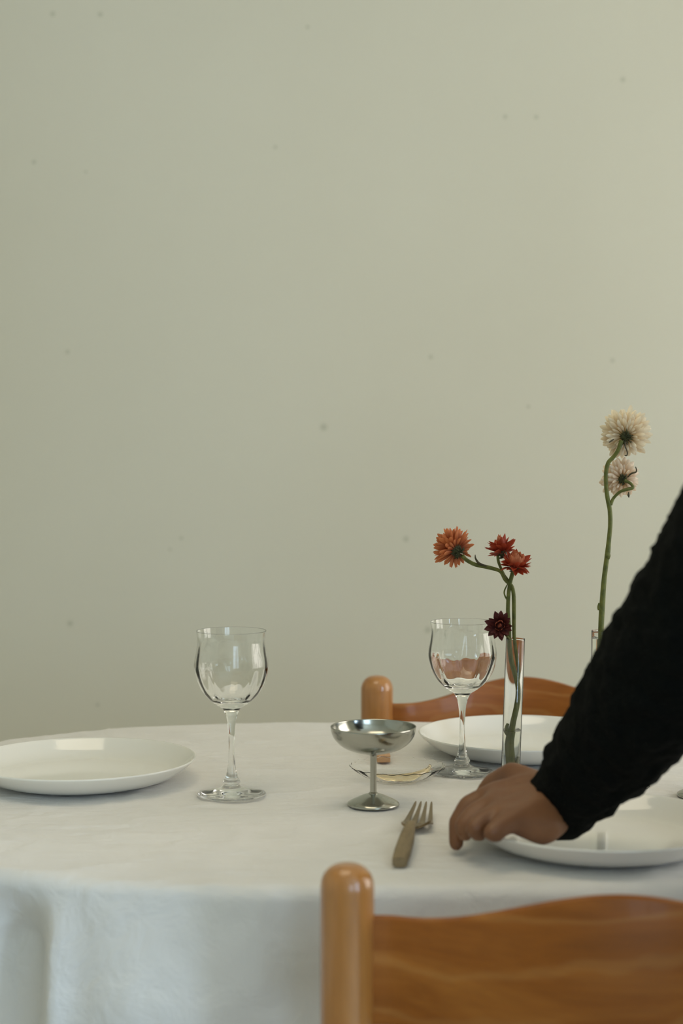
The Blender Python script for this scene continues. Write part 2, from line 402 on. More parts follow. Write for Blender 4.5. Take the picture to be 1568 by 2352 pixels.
table = empty('dining_table', (ctr.x, ctr.y, 0), 'oval dining table hidden under the linen cloth', 'table')
bm = bmesh.new(); op, _, _ = outline(160, -.028)
top = [bm.verts.new((p.x-ctr.x, p.y-ctr.y, ZT-.006)) for p in op]; bot = [bm.verts.new((p.x-ctr.x, p.y-ctr.y, ZT-.030)) for p in op]
bm.faces.new(top); bm.faces.new(bot[::-1])
for i in range(160): j = (i+1) % 160; bm.faces.new((top[i], bot[i], bot[j], top[j]))
frombm('table_top', bm, m_slat, table, sharp=40)
for sx_ in (-1, 1):
    for sy_ in (-1, 1):
        bm = bmesh.new(); lathe(bm, [(0, 0), (.018, 0), (.028, .35), (.030, .72), (0, .72)], 24, M=Matrix.Translation((sx_*.36, sy_*.21, 0)))
        frombm('leg', bm, m_post, table, sharp=40)
bm = bmesh.new(); 
for sy_ in (-1, 1): box(bm, (0, sy_*.21, .68), (.66, .022, .07))
for sx_ in (-1, 1): box(bm, (sx_*.36, 0, .68), (.022, .36, .07))
frombm('apron', bm, m_slat, table, smooth=False)

# ------------------------------------------------------------------ chairs
def chair(label, left_post, yaw, r, half, ztop, sag):
    """left_post: world xy of the left rear post; local +y points from the back to the seat front; sag<0 bulges away from the seat"""
    ztop_ = ztop
    c = Vector((left_post[0], left_post[1], 0)) + Matrix.Rotation(yaw[0], 3, 'Z') @ Vector((half, 0, 0)) * yaw[1]
    root = empty('dining_chair', (c.x, c.y, 0), label, 'chair', rz=yaw[0] + (0 if yaw[1] > 0 else math.pi))
    H = ztop_
    for s in (-1, 1):
        bm = bmesh.new()
        prof = [(0, 0), (r*.8, 0), (r*.85, .01), (r, .30), (r, H-r*.92)]
        for k in range(1, 13):
            a = math.pi/2*k/12; prof.append((r*math.cos(a)**.72 if k < 12 else 0, H-r*.92 + r*.92*math.sin(a)))
        lathe(bm, prof, 48, M=Matrix.Translation((s*half, 0, 0)))
        frombm('post', bm, m_post, root, sharp=60)
        bm = bmesh.new(); lathe(bm, [(0, 0), (r*.75, 0), (r*.95, .2), (r*.95, .445), (r*.7, .45), (0, .45)], 32, M=Matrix.Translation((s*(half+.015), .37, 0)))
        frombm('front_leg', bm, m_post, root, sharp=50)
    def slat(name, z0, hgt, rise, th=.011):
        bm = bmesh.new(); n = 64; cols = []
        for i in range(n+1):
            u = -1 + 2*i/n; x = u*(half - r*.55); e = 1-abs(u)              # e: 0 at the post, 1 in the middle
            k = min(1, max(0, (e-.12)/.88)); depth = -sag*(math.sin(k*math.pi/2)**1.15)
            kk = min(1, max(0, (e-.16)/.84)); up = rise*(1-math.cos(math.pi*kk))/2
            cols.append((x, depth, z0, z0+hgt+up))
        ringv = []
        for (x, d, zb, zt) in cols:
            b = .0035; ring = []
            for (oy, zz) in [(-th/2, zb+b), (-th/2, zt-b), (-th/2+b*.3, zt-b*.3), (0, zt), (th/2-b*.3, zt-b*.3), (th/2, zt-b), (th/2, zb+b), (th/2-b*.3, zb+b*.3), (0, zb), (-th/2+b*.3, zb+b*.3)]:
                ring.append(bm.verts.new((x, d+oy, zz)))
            ringv.append(ring)
        m_ = len(ringv[0])
        for A, B in zip(ringv, ringv[1:]):
            for i in range(m_): bm.faces.new((A[i], A[(i+1) % m_], B[(i+1) % m_], B[i]))
        bm.faces.new(ringv[0]); bm.faces.new(ringv[-1])
        return frombm(name, bm, m_slat, root, sharp=50)
    slat('back_slat', H-.038-.082, .082, .030)
    slat('back_slat', H-.034-.078-.17, .060, .012)
    bm = bmesh.new(); box(bm, (0, .185, .455), (2*half+.02, .40, .026), .010); frombm('seat', bm, m_rush, root)
    for z in (.17, .30):
        for s in (-1, 1):
            bm = bmesh.new(); tube(bm, [(s*half, 0, z), (s*(half+.015), .37, z)], .010, 12); frombm('stretcher', bm, m_post, root, sharp=50)
    bm = bmesh.new(); tube(bm, [(-half-.015, .37, .24), (half+.015, .37, .24)], .010, 12); frombm('stretcher', bm, m_post, root, sharp=50)
    return root
# near chair is seen from behind: its seat faces away from the camera; the far chair faces the camera
pf = at(797, 2100, 1.175); pb = at(865.5, 1600, 2.164)
chair('beech ladder-back chair close to the camera, seen from behind', (pf.x, 1.175), (R(-3.0), 1), .0200, .195, ZT + .042, .0445)
chair('beech ladder-back chair at the far side of the table, behind the plates', (pb.x, 2.164), (0.0, 1), .0218, .200, ZT + .044, .0445)
far = bpy.data.objects['dining_chair.001']; far.rotation_euler = (0, 0, math.pi)

# ------------------------------------------------------------------ plates
def plate(p, label, Rr=.119, h=.0235):
    prof = [(0, .003), (.060, .003), (.064, .0), (.074, .0), (.083, .0016), (.096, .0055), (.1065, .0112), (.1145, .0178), (.1188, h-.0012), (.1190, h), (.1178, h+.0006),
            (.1130, h-.0045), (.1060, .0118), (.0980, .0065), (.088, .0047), (.06, .0043), (0, .0042)]
    fine = spline(prof[3:], 3); prof = prof[:3] + [f for f in fine]
    prof[-1] = (0, prof[-1][1])
    k = Rr/.119; bm = bmesh.new(); lathe(bm, [(max(0, a)*k, b) for a, b in prof], 128)
    o = frombm('dinner_plate', bm, m_ceramic); o.location = p; return tag(o, label, 'plate', 'white dinner plates on the tablecloth')
z0 = .0006
def tabpos(px, Y, z=z0):
    p = ontab(px, 1040 + 1272.8/Y, 0); return Vector((p.x, p.y, ZT+z))
plate(tabpos(188, 1.69), 'white dinner plate at the left edge of the table, left of the wine glass', .119)
plate(tabpos(1200, 1.845), 'white dinner plate in front of the far chair, behind the flower vase')
plate(tabpos(1372, 1.409), 'white dinner plate nearest the camera, under the reaching hand and sleeve', .117)

# ------------------------------------------------------------------ wine glasses
def wineglass(p, label, rot=0, k=1.0):
    root = empty('wine_glass', p, label, 'glass', 'stemmed wine glasses', rz=rot)
    outer = spline([(.0062, .0815), (.0095, .0872), (.0160, .0915), (.0245, .0985), (.0312, .1075), (.0352, .117), (.0372, .127), (.0370, .135), (.0352, .145), (.0339, .155), (.0350, .1652)], 5)
    outer = outer[:-1] + [(.03492, .1645), (.03498, .1650), outer[-1]]
    def thick(z): return .00042 + .0036*max(0, min(1, (.129-z)/.032))**.9
    inner = [(max(0.0, r-thick(z)), z + .0012*max(0, (.105-z)/.01)) for r, z in outer if z > .0955]
    inner = [(inner[0][0]*.55, inner[0][1]-.0008)] + inner
    NL = 12
    def rib(r, z, a):
        t = max(0, min(1, (z-.093)/.02)) * max(0, min(1, (.160-z)/.03)); return r + .00042*t*math.cos(NL*a), z
    bm = bmesh.new()
    prof = [(0, .0810)] + [(r, z, 'o') for r, z in outer]
    rings = []
    P_ = [(0, .0925)] + inner
    # inner skin ribbed, outer skin smooth: the optic flutes of pressed glass
    def ring(r, z, f):
        if r == 0: return [bm.verts.new((0, 0, z))]
        out = []
        for i in range(96):
            a = 2*math.pi*i/96; q, zz = rib(r, z, a) if f else (r, z); out.append(bm.verts.new((q*math.cos(a), q*math.sin(a), zz)))
        return out
    # stem and foot share the bowl's solid: one continuous profile from the foot centre to the inner bottom
    foot = [(0, .0006), (.020, .0003), (.0335, .0), (.0346, .0009), (.0335, .0022), (.022, .0042), (.0125, .0066), (.0085, .0092), (.0074, .0112)]
    stem = [(.0086, .0126), (.0086, .0140), (.0070, .0165), (.0052, .0215), (.0038, .029), (.0030, .040), (.0029, .052), (.0033, .065), (.0043, .0745)]
    full = foot + spline(stem, 3) + outer
    rings = [ring(r, z, False) for r, z in full]
    rings += [ring(inner[-1][0]+.0002, .1654, False)]
    rings += [ring(r, z, True) for r, z in inner[::-1]]
    rings += [ring(0, inner[0][1]-.0003, False)]
    faces_split = len(foot) + len(spline(stem, 3)) - 2
    for A, B in zip(rings, rings[1:]):
        for i in range(96):
            j = (i+1) % 96
            if len(A) == 1: bm.faces.new((A[0], B[j], B[i]))
            elif len(B) == 1: bm.faces.new((A[i], A[j], B[0]))
            else: bm.faces.new((A[i], A[j], B[j], B[i]))
    o = frombm('bowl', bm, m_glass, root)
    o.scale = (k, k, k)
    return root
gl = wineglass(tabpos(532, 1.619), 'clear stemmed wine glass standing right of the left plate', .1)
gr = wineglass(tabpos(1061, 1.729), 'clear stemmed wine glass just left of the red flowers', .35, .985)

# ------------------------------------------------------------------ steel coupes
def coupe(p, label):
    root = empty('dessert_coupe', p, label, 'dessert bowl', 'steel dessert coupes')
    o_ = [(.0, .0508), (.0085, .0511), (.021, .0535), (.031, .0582), (.0380, .0650), (.0409, .0715), (.0418, .0772)]
    i_ = [(.0412, .0776), (.0402, .0720), (.0373, .0656), (.0304, .0590), (.0207, .0543), (.0085, .0520), (.0, .0518)]
    bm = bmesh.new(); so = spline(o_, 4); si = spline(i_, 4); so[0] = (0, so[0][1]); si[-1] = (0, si[-1][1]); lathe(bm, so + si, 96); frombm('bowl', bm, m_steel, root)
    bm = bmesh.new(); lathe(bm, [(.0045, .010), (.0045, .012), (.0032, .0130), (.0031, .0480), (.0045, .0495), (.0085, .0504), (.0085, .0510), (0, .0511)], 40); frombm('stem', bm, m_steel, root, sharp=50)
    bm = bmesh.new(); lathe(bm, [(0, .0015), (.0235, .0008), (.0250, .0), (.0256, .0010), (.0250, .0024), (.0200, .0052), (.0110, .0094), (.0055, .0112), (0, .0113)], 72); frombm('foot', bm, m_steel, root)
    return root
coupe(tabpos(857, 1.571), 'small footed steel dessert coupe in the middle of the table behind the fork')
coupe(tabpos(1613, 1.612), 'steel dessert coupe at the right edge, hidden by the sleeve except its foot')

# ------------------------------------------------------------------ pressed glass dishes
def dish(p, label, rad=.045, amber=True, rot=0.0):
    root = empty('glass_dish', p, label, 'dish', 'scalloped glass dishes', rz=rot)
    NS = 20
    def fl(r, z, a):
        t = max(0, min(1, (r/rad-.55)/.35)); return r*(1+.018*t*math.cos(NS*a)), z + .0007*t*math.cos(NS*a)
    prof = [(0, .0), (.55, .0), (.62, .0012), (.78, .0050), (.92, .0095), (1.0, .0130), (.992, .0136), (.91, .0105), (.765, .0061), (.61, .0023), (.54, .0012), (0, .0012)]
    bm = bmesh.new(); lathe(bm, [(a*rad, b) for a, b in prof], 200, fl); frombm('bowl', bm, m_dish, root, sharp=34)
    if amber:
        bm = bmesh.new()
        path = spline([(-.52, -.40, .0072), (-.1, -.58, .0065), (.30, -.50, .0070), (.60, -.20, .0095), (.70, .05, .0130)], 6)
        tube(bm, [(x*rad, y*rad, z) for x, y, z in path], [.0012 + .0030*math.sin(math.pi*min(.92, (i+1)/(len(path)))) for i in range(len(path))], 12, .55)
        o = frombm('amber_streak', bm, m_amber, root); o['label'] = 'amber streak in the glass'
    return root
dish(tabpos(912, 1.700), 'scalloped clear glass dish with an amber streak behind the steel coupe', .050)
dish(tabpos(1391, 1.606), 'scalloped clear glass dish behind the near plate, mostly hidden by the sleeve', .043, False)

# ------------------------------------------------------------------ cutlery
def fork():
    b = ontab(917, 1986, .004); t = ontab(968, 1842, .010)
    d = (t-b); yaw = math.atan2(-d.x, d.y)
    root = empty('table_fork', (b.x, b.y, ZT+.0006), 'four-tined fork with an aged wooden handle lying left of the near plate', 'fork', rz=yaw)
    Ltot = math.hypot(d.x, d.y); k = Ltot/.235
    bm = bmesh.new(); rings = []
    for (y, hw, zc, hh) in [(0, .0056, .0052, .0042), (.002, .0062, .0054, .0048), (.03, .0068, .0072, .0048), (.07, .0064, .0096, .0046), (.105, .0046, .0122, .0036), (.118, .0038, .0130, .0030), (.120, .0032, .0130, .0024)]:
        ring = []
        for a in range(16):
            an = 2*math.pi*(a+.5)/16; cx, cz = math.cos(an), math.sin(an)
            q = (abs(cx)**5 + abs(cz)**5)**(-1/5)
            ring.append(bm.verts.new((cx*q*hw, y*k, zc + cz*q*hh)))
        rings.append(ring)
    for A, B in zip(rings, rings[1:]):
        for i in range(16): bm.faces.new((A[i], A[(i+1) % 16], B[(i+1) % 16], B[i]))
    bm.faces.new(rings[0]); bm.faces.new(rings[-1])
    frombm('handle', bm, m_forkwood, root, sharp=50)
    bm = bmesh.new(); tube(bm, spline([(0, .112*k, .0130), (0, .122*k, .0125), (.001, .132*k, .0075), (.002, .142*k, .0045)], 4), .0022, 12, .6); frombm('neck', bm, m_tine, root)
    # head: four tines joined at a curved shoulder
    bm = bmesh.new()
    def zc(y, x): yy = y/k; base = .0028 + .0062*max(0, (yy-.160)/.075)**1.4 + .0022*max(0, (.160-yy)/.02)**1.2; return base + .0048*(abs(x)/.014)**2*max(0, min(1, (.175-yy)/.03))
    def hwid(y): yy = y/k; return .0098 + (.0138-.0098)*max(0, min(1, (.235-yy)/.075)) if yy > .147 else .0138*math.sqrt(max(0.02, 1-((.147-yy)/.012)**2))
    ys = [.1355, .137, .140, .144, .148, .152, .156, .160, .1645]
    th = .0011; grid = []
    for y in ys:
        row = []
        for i in range(15):
            u = -1+2*i/14; x = u*hwid(y*k) + .002
            row.append((x, y*k, zc(y*k, x)))
        grid.append(row)
    def sheet(g):
        T_ = [[bm.verts.new((x, y, z+th)) for x, y, z in r] for r in g]; B_ = [[bm.verts.new((x, y, z-th)) for x, y, z in r] for r in g]
        for a in range(len(g)-1):
            for b_ in range(len(g[0])-1):
                bm.faces.new((T_[a][b_], T_[a][b_+1], T_[a+1][b_+1], T_[a+1][b_])); bm.faces.new((B_[a][b_], B_[a+1][b_], B_[a+1][b_+1], B_[a][b_+1]))
            for b_ in (0, len(g[0])-1): bm.faces.new((T_[a][b_], T_[a+1][b_], B_[a+1][b_], B_[a][b_]))
        for a in (0, len(g)-1):
            for b_ in range(len(g[0])-1): bm.faces.new((T_[a][b_], T_[a][b_+1], B_[a][b_+1], B_[a][b_]))
    sheet(grid)
    frombm('head', bm, m_tine, root, sharp=40)
    W = hwid(.164*k); W2 = .0100
    for q in range(4):
        bm = bmesh.new(); g = []
        for i in range(12):
            f = i/11; y = (.162 + (.235-.162)*f)*k
            wroot = W + (W2-W)*f; c = (-.75+.5*q)*wroot*(1.0+.12*(1-f)) + .002; hw = (.0027*(1-f)+.0009*f) * (1 if f < .95 else .55)
            g.append([(c-hw, y, zc(y, c)), (c, y, zc(y, c)), (c+hw, y, zc(y, c))])
        sheet(g); frombm('tine', bm, m_tine, root, sharp=40)
fork()
b = ontab(881, 1757, 0)
kn = empty('table_knife', (b.x, b.y+.001, ZT+.0006), 'knife with a light orange wooden handle, its end showing beside the coupe stem', 'knife', rz=R(1))
bm = bmesh.new(); box(bm, (0, .045, .0055), (.0150, .09, .0085), .0012); frombm('handle', bm, m_knifewood, kn, sharp=40)
bm = bmesh.new(); g = [(-.007, .088), (.006, .088), (.008, .12), (.008, .15), (.004, .175), (-.004, .185), (-.007, .17)]
T_ = [bm.verts.new((x, y, .0065)) for x, y in g]; B_ = [bm.verts.new((x, y, .0050)) for x, y in g]; bm.faces.new(T_); bm.faces.new(B_[::-1])
for i in range(len(g)): j = (i+1) % len(g); bm.faces.new((T_[i], B_[i], B_[j], T_[j]))
frombm('blade', bm, m_steel, kn, sharp=40, smooth=False)

# ------------------------------------------------------------------ tube vases and dried flowers
def vase(base, top, water_f, label):
    """straight glass tube from base to top (world), filled with water to the fraction water_f"""
    ax = top-base; H = ax.length; q = Vector((0, 0, 1)).rotation_difference(ax.normalized())
    root = empty('tube_vase', base, label, 'vase', 'slim glass tube vases')
    root.rotation_mode = 'QUATERNION'; root.rotation_quaternion = q
    r, t = .0099, .00045
    bm = bmesh.new(); lathe(bm, [(0, .0), (r*.92, .0), (r, .0012), (r, H-.0006), (r-t*.3, H), (r-t*.8, H-.0004), (r-t, H-.002), (r-t, .008), (r-t*2, .006), (0, .0055)], 72); frombm('glass_tube', bm, m_glass, root, sharp=28)
    rw = r-t-.00008; zw = H*water_f
    bm = bmesh.new(); lathe(bm, [(0, .0054), (r-t*2, .0059), (rw, .0079), (rw, zw), (rw-.0012, zw-.0006), (0, zw-.0008)], 72); frombm('water', bm, m_water, root, sharp=28)
    return root
V1Y, V2Y = 1.676, 1.756
b1 = ontab(1171, 1797, z0); V1Y = b1.y; t1 = at(1183.5, 1466, V1Y)
b2 = ontab(1378, 1768, z0); V2Y = b2.y; t2 = at(1379, 1448, V2Y)
vase(b1, t1, .365, 'slim clear glass tube vase holding the red and orange strawflowers')
vase(b2, t2, .945, 'slim clear glass tube vase full of water holding the two cream strawflowers')

def petal_mesh(name, m, Lp, Wp, cup, curl, point=1.0):
    """petal along +y, inner face +z, base at the origin"""
    bm = bmesh.new(); rows = []
    prof = [(0, .22), (.18, .60), (.40, .97), (.58, 1.0), (.76, .72), (.90, .34), (1.0, .03)]
    if point < 1: prof = [(0, .22), (.18, .58), (.42, .93), (.64, 1.0), (.82, .82), (.94, .48), (1.0, .12)]      # blunter tips
    for (t, wd) in prof:
        z = curl*Lp*t*t
        row = []
        for u in (-1, -.5, 0, .5, 1):
            row.append(bm.verts.new((u*wd*Wp/2, t*Lp*(1-.1*abs(curl)*t), z + cup*Wp*abs(u)**1.6*wd)))
        rows.append(row)
    for A, B in zip(rows, rows[1:]):
        for i in range(4): bm.faces.new((A[i], A[i+1], B[i+1], B[i]))
    me = bpy.data.meshes.new(name); bm.to_mesh(me); bm.free(); me.materials.append(m)
    for p in me.polygons: p.use_smooth = True
    return me

def flower(root, pos, axis, layers, core_r, calyx_scale=1.0, label=None, core_mat=None, spin=0.0):
    """layers: (count, elevation deg from the axis, radius at base, offset along axis, petal mesh list, length scale)"""
    axis = Vector(axis).normalized(); q = Vector((0, 0, 1)).rotation_difference(axis)
    bm = bmesh.new(); lathe(bm, [(0, -core_r*.8), (core_r*.6, -core_r*.6), (core_r, -core_r*.1), (core_r*.9, core_r*.5), (core_r*.5, core_r*.8), (0, core_r*.85)], 20)
    hd = frombm('flower_head', bm, core_mat or m_calyx, root)
    hd.location = Vector(pos)-root.location; hd.rotation_mode = 'QUATERNION'; hd.rotation_quaternion = q
    if label: hd['label'] = label
    n = 0
    for (cnt, el, rb, off, meshes, ls) in layers:
        for i in range(cnt):
            a = spin + 2*math.pi*(i + .5*(n % 2))/cnt + random.uniform(-.10, .10); e = R(el + random.uniform(-9, 9))
            rad = Vector((math.cos(a), math.sin(a), 0)); d = Vector((0, 0, 1))*math.cos(e) + rad*math.sin(e)
            up = Vector((0, 0, 1))*math.sin(e) - rad*math.cos(e)
            x = d.cross(up); s = ls*random.uniform(.84, 1.14)
            M = Matrix(((x.x, d.x, up.x), (x.y, d.y, up.y), (x.z, d.z, up.z)))
            o = bpy.data.objects.new('petal', random.choice(meshes)); C.objects.link(o); o.parent = hd
            o.location = rad*rb + Vector((0, 0, off)); o.rotation_mode = 'QUATERNION'
            o.rotation_quaternion = (M.to_quaternion() @ Quaternion((0, 1, 0), random.uniform(-.45, .45))); o.scale = (s, s, s)
        n += 1
    # dark papery calyx scales around the stem end
    bm = bmesh.new()
    for i in range(int(26*calyx_scale)+8):
        a = random.uniform(0, 2*math.pi); rr = core_r*random.uniform(.15, 1.15)*calyx_scale; l = core_r*random.uniform(.35, .8)
        rad = Vector((math.cos(a), math.sin(a), 0)); p0 = rad*rr*.5 + Vector((0, 0, -core_r*.85)); p1 = rad*(rr*.6+l) + Vector((0, 0, -core_r*random.uniform(.35, 1.0)))
        mid = (p0+p1)/2 + Vector((random.uniform(-1, 1), random.uniform(-1, 1), -1))*core_r*.12
        tube(bm, [p0, mid, p1], [core_r*.05, core_r*.13, core_r*.03], 5, .5)
    frombm('calyx', bm, m_calyx, hd)
    return hd

PO = [petal_mesh('petal_orange', m_pet_orange, .0168, .0044, .22, c, .5) for c in (.10, .18, -.05)]
PR = [petal_mesh('petal_red', m_pet_red, .0150, .0066, .25, c) for c in (.08, .20, -.02)]
PP = [petal_mesh('petal_peach', m_pet_peach, .0135, .0075, .30, c) for c in (.25, .35)]
PM = [petal_mesh('petal_maroon', m_pet_maroon, .0118, .0062, .15, c) for c in (.0, .06)]
PU = [petal_mesh('petal_rust', m_pet_rust, .0075, .0042, .3, c) for c in (.35, .45)]
PC = [petal_mesh('petal_cream', m_pet_cream, .0166, .0046, .20, c, .5) for c in (.10, .18, -.05)]
PB = [petal_mesh('petal_blush', m_pet_blush, .0142, .0050, .25, c, .5) for c in (.15, .25, 0)]

# sprig 1
s1 = empty('strawflower_sprig', b1, 'branching strawflower stem with orange, red and maroon blooms in the front vase', 'flower')
def stem(root, pts_, Y, name='stem', m=None, seg=10, dy=None):
    path = []; rad = []
    sp = spline([(p[0], p[1], p[2], (p[3] if len(p) > 3 else 0)) for p in pts_], 5)
    for (x, y, r, d) in sp:
        v_ = at(x, y, Y+d) - root.location; path.append(v_); rad.append(r/FPX*Y)
    bm = bmesh.new(); tube(bm, path, rad, seg); return frombm(name, bm, m or m_stem, root)
stem(s1, [(1174,1782,8.5), (1172,1740,8.5), (1171,1705,8.0), (1177,1665,7), (1187,1620,6.5), (1190,1585,6.3), (1184,1555,6), (1174,1520,5.6), (1169,1480,5.4), (1168,1440,5), (1166,1400,4.6), (1168,1360,4.4), (1172,1335,4.6), (1177,1316,5), (1180,1307,5)], V1Y)
stem(s1, [(1188,1566,5,0), (1191,1540,4.2,.001), (1186,1510,4,.001), (1181,1470,4.2,0), (1180,1440,4.4,0), (1180,1400,4.6,0), (1179,1365,4.6,0), (1174,1345,4.4,0), (1160,1332,4.2,.002), (1148,1312,4.2,.003), (1120,1303,4.8,.003), (1092,1297,4.8,.003), (1072,1287,4.6,.0), (1062,1277,4.6,-.004)], V1Y, 'side_stem')
stem(s1, [(1168,1335,3.2,.002), (1156,1318,3,.006), (1145,1292,3.4,.009), (1143,1276,3.6,.008)], V1Y, 'side_stem')
stem(s1, [(1172,1474,3.0,-.002), (1163,1460,3,-.003), (1152,1446,3.4,-.002)], V1Y, 'side_stem')
stem(s1, [(1181,1780,4), (1184,1755,4.5), (1186,1738,3.2)], V1Y, 'stem_stub')
stem(s1, [(1170,1690,4.5), (1163,1675,5), (1166,1663,3.4)], V1Y, 'stem_stub')
stem(s1, [(1117,1300,1.6,0), (1100,1294,2.8,0), (1092,1283,2.0,0), (1091,1274,.7,0)], V1Y, 'leaf', m_dry)
stem(s1, [(1166,1380,2.2,0), (1159,1368,1.8,0), (1158,1357,1.8,0), (1165,1342,1.2,0)], V1Y, 'leaf', m_stem)
PX = V1Y/FPX
flower(s1, at(1046, 1263, V1Y), (-.52, .62, .42),
       [(20, 106, .0060, -.0020, PO, .80), (22, 88, .0050, .0, PO, 1.05), (22, 70, .0052, .0015, PO, 1.12), (20, 52, .0050, .003, PO, 1.12), (16, 34, .0040, .0045, PO, 1.1), (10, 14, .002, .006, PO, 1.05)],
       .0068, 1.2, 'shaggy orange strawflower head')
flower(s1, at(1154, 1271, V1Y+.010), (-.25, .15, .95),
       [(12, 88, .003, 0, PR, .95), (12, 64, .0034, .0015, PR, 1.1), (10, 40, .003, .003, PR, 1.1), (7, 16, .0015, .004, PP, 1.1)], .0048, .9, 'brick red strawflower head')
flower(s1, at(1182, 1300, V1Y-.004), (.18, -.35, .92),
       [(12, 102, .0038, -.001, PR, .78), (13, 78, .0048, .0008, PR, .92), (12, 46, .0066, .001, PR, .92), (12, 16, .0072, .001, PP, .95), (8, 2, .0044, .002, PP, 1.0)], .0056, 1.0, 'half-open red strawflower head with a peach centre')
flower(s1, at(1147, 1437, V1Y-.008), (-.05, -1, .12),
       [(13, 86, .0035, 0, PM, 1.0), (11, 62, .0042, .0012, PM, .78), (11, 40, .0052, .0012, PM, .60), (9, 18, .0048, .0016, PU, .90), (6, 2, .0024, .0024, PU, .85)], .0052, .6, 'small maroon strawflower head', m_pet_maroon)

# sprig 2
s2 = empty('strawflower_sprig', b2, 'tall strawflower stem with two cream blooms in the rear vase', 'flower')
stem(s2, [(1384,1735,7), (1382,1650,7), (1381,1560,7), (1380,1480,7), (1380,1440,6.6), (1382,1400,6.6), (1386,1340,6.0), (1392,1290,5.6), (1395,1270,6.2), (1398,1240,5.2), (1401,1205,5.2), (1400,1172,5.2), (1394,1140,5), (1391,1105,4.8), (1392,1080,4.8), (1397,1062,4.8), (1408,1050,4.6), (1419,1034,4.6,-.003), (1427,1012,5.4,-.003)], V2Y)
stem(s2, [(1402,1160,4,0), (1408,1145,3.6,.0), (1423,1130,3.4,-.002), (1440,1124,4.0,-.004), (1453,1120,3.6,-.004), (1447,1110,3.4,-.002), (1434,1104,4.4,.0)], V2Y, 'side_stem')
stem(s2, [(1397,1285,2.5,-.001), (1395,1276,7.0,-.001), (1395,1266,3,-.001)], V2Y, 'stem_node')
stem(s2, [(1377,1400,5,0), (1375,1394,4,0), (1376,1385,2.5,0)], V2Y, 'stem_node')
stem(s2, [(1436,1015,2.2,-.006), (1435,1024,1.6,-.007), (1440,1038,1.5,-.007), (1439,1046,1.3,-.007), (1434,1046,1.0,-.007)], V2Y, 'leaf', m_dry)
stem(s2, [(1409,1009,1.2,-.005), (1403,1013,1.8,-.007), (1398,1016,1.2,-.007)], V2Y, 'leaf', m_dry)
stem(s2, [(1441,1096,1.4,-.004), (1449,1088,2.2,-.006), (1460,1084,1.8,-.007), (1461,1078,1.6,-.007), (1459,1072,.8,-.007)], V2Y, 'leaf', m_dry)
stem(s2, [(1443,1130,1.0,-.004), (1443,1137,2.8,-.004), (1444,1143,.8,-.004)], V2Y, 'leaf', m_dry)
flower(s2, at(1436, 1002, V2Y), (.22, .93, .30),
       [(18, 112, .0050, -.002, PC, .62), (26, 98, .0056, -.001, PC, .98), (28, 86, .0056, .0005, PC, 1.22), (28, 74, .0055, .002, PC, 1.42), (26, 60, .0052, .004, PC, 1.5), (20, 42, .0045, .006, PC, 1.4), (8, 16, .002, .008, PC, 1.2)],
       .0062, 1.5, 'large cream strawflower head seen from behind')
flower(s2, at(1428, 1100, V2Y+.006), (-.12, .97, .20),
       [(14, 112, .0044, -.002, PB, .58), (20, 98, .0048, -.001, PB, .92), (22, 84, .0048, .0005, PB, 1.14), (22, 70, .005, .002, PB, 1.32), (18, 52, .0048, .004, PB, 1.35), (12, 28, .003, .006, PB, 1.2)],
       .0052, 1.3, 'smaller cream strawflower head seen from behind')

# ------------------------------------------------------------------ the person reaching in from the right
def blob(bm, segs, sub=2):
    """chains of overlapping balls; a voxel remesh fuses them into one skin. segs: ((p0,r0),(p1,r1))"""
    for (p0, r0), (p1, r1) in segs:
        p0, p1 = Vector(p0), Vector(p1); n = max(1, int((p1-p0).length/(min(r0, r1)*.35)))
        for i in range(n+1):
            t = i/n; bmesh.ops.create_icosphere(bm, subdivisions=sub, radius=r0+(r1-r0)*t, matrix=Matrix.Translation(p0.lerp(p1, t)))
def fuse(o, vox, sm=6, disp=None):
    md = o.modifiers.new('fuse', 'REMESH'); md.mode = 'VOXEL'; md.voxel_size = vox; md.use_smooth_shade = True
    s = o.modifiers.new('relax', 'SMOOTH'); s.iterations = sm; s.factor = .5
    if disp:
        tx = bpy.data.textures.new('knit_lumps', 'CLOUDS'); tx.noise_scale = disp[1]; tx.noise_depth = 2
        d = o.modifiers.new('lumps', 'DISPLACE'); d.texture = tx; d.strength = disp[0]; d.mid_level = .5
def chain(l): return list(zip(l, l[1:]))
FL = Vector((.60, .86, 0))
person = empty('person', FL, 'person in a black knitted sweater reaching in from the right over the near plate', 'person')
def W_(v): return Vector(v)-FL
def hp(px, py, Y, r): return (W_(at(px, py, Y)), r)
wrist = hp(1290, 1842, 1.372, .0225); elbow = (W_((.292, 1.225, 1.010)), .040); shl = (W_((.40, 1.08, 1.270)), .050)
hand = []
idx = [hp(1140,1822,1.390,.0115), hp(1076,1850,1.386,.0098), hp(1051,1890,1.378,.0088), hp(1047,1937,1.366,.0072)]
mid = [hp(1140,1846,1.368,.0118), hp(1085,1873,1.358,.0100), hp(1066,1896,1.350,.0090), hp(1068,1914,1.346,.0078)]
rng = [hp(1152,1868,1.346,.0112), hp(1104,1888,1.334,.0096), hp(1090,1904,1.328,.0086), hp(1100,1915,1.332,.0076)]
lit = [hp(1176,1885,1.326,.0105), hp(1140,1904,1.314,.0086), hp(1128,1913,1.311,.0078), hp(1140,1918,1.314,.0070)]
thb = [hp(1240,1810,1.388,.0150), hp(1176,1778,1.415,.0115), hp(1130,1800,1.436,.0098), hp(1104,1832,1.440,.0080)]
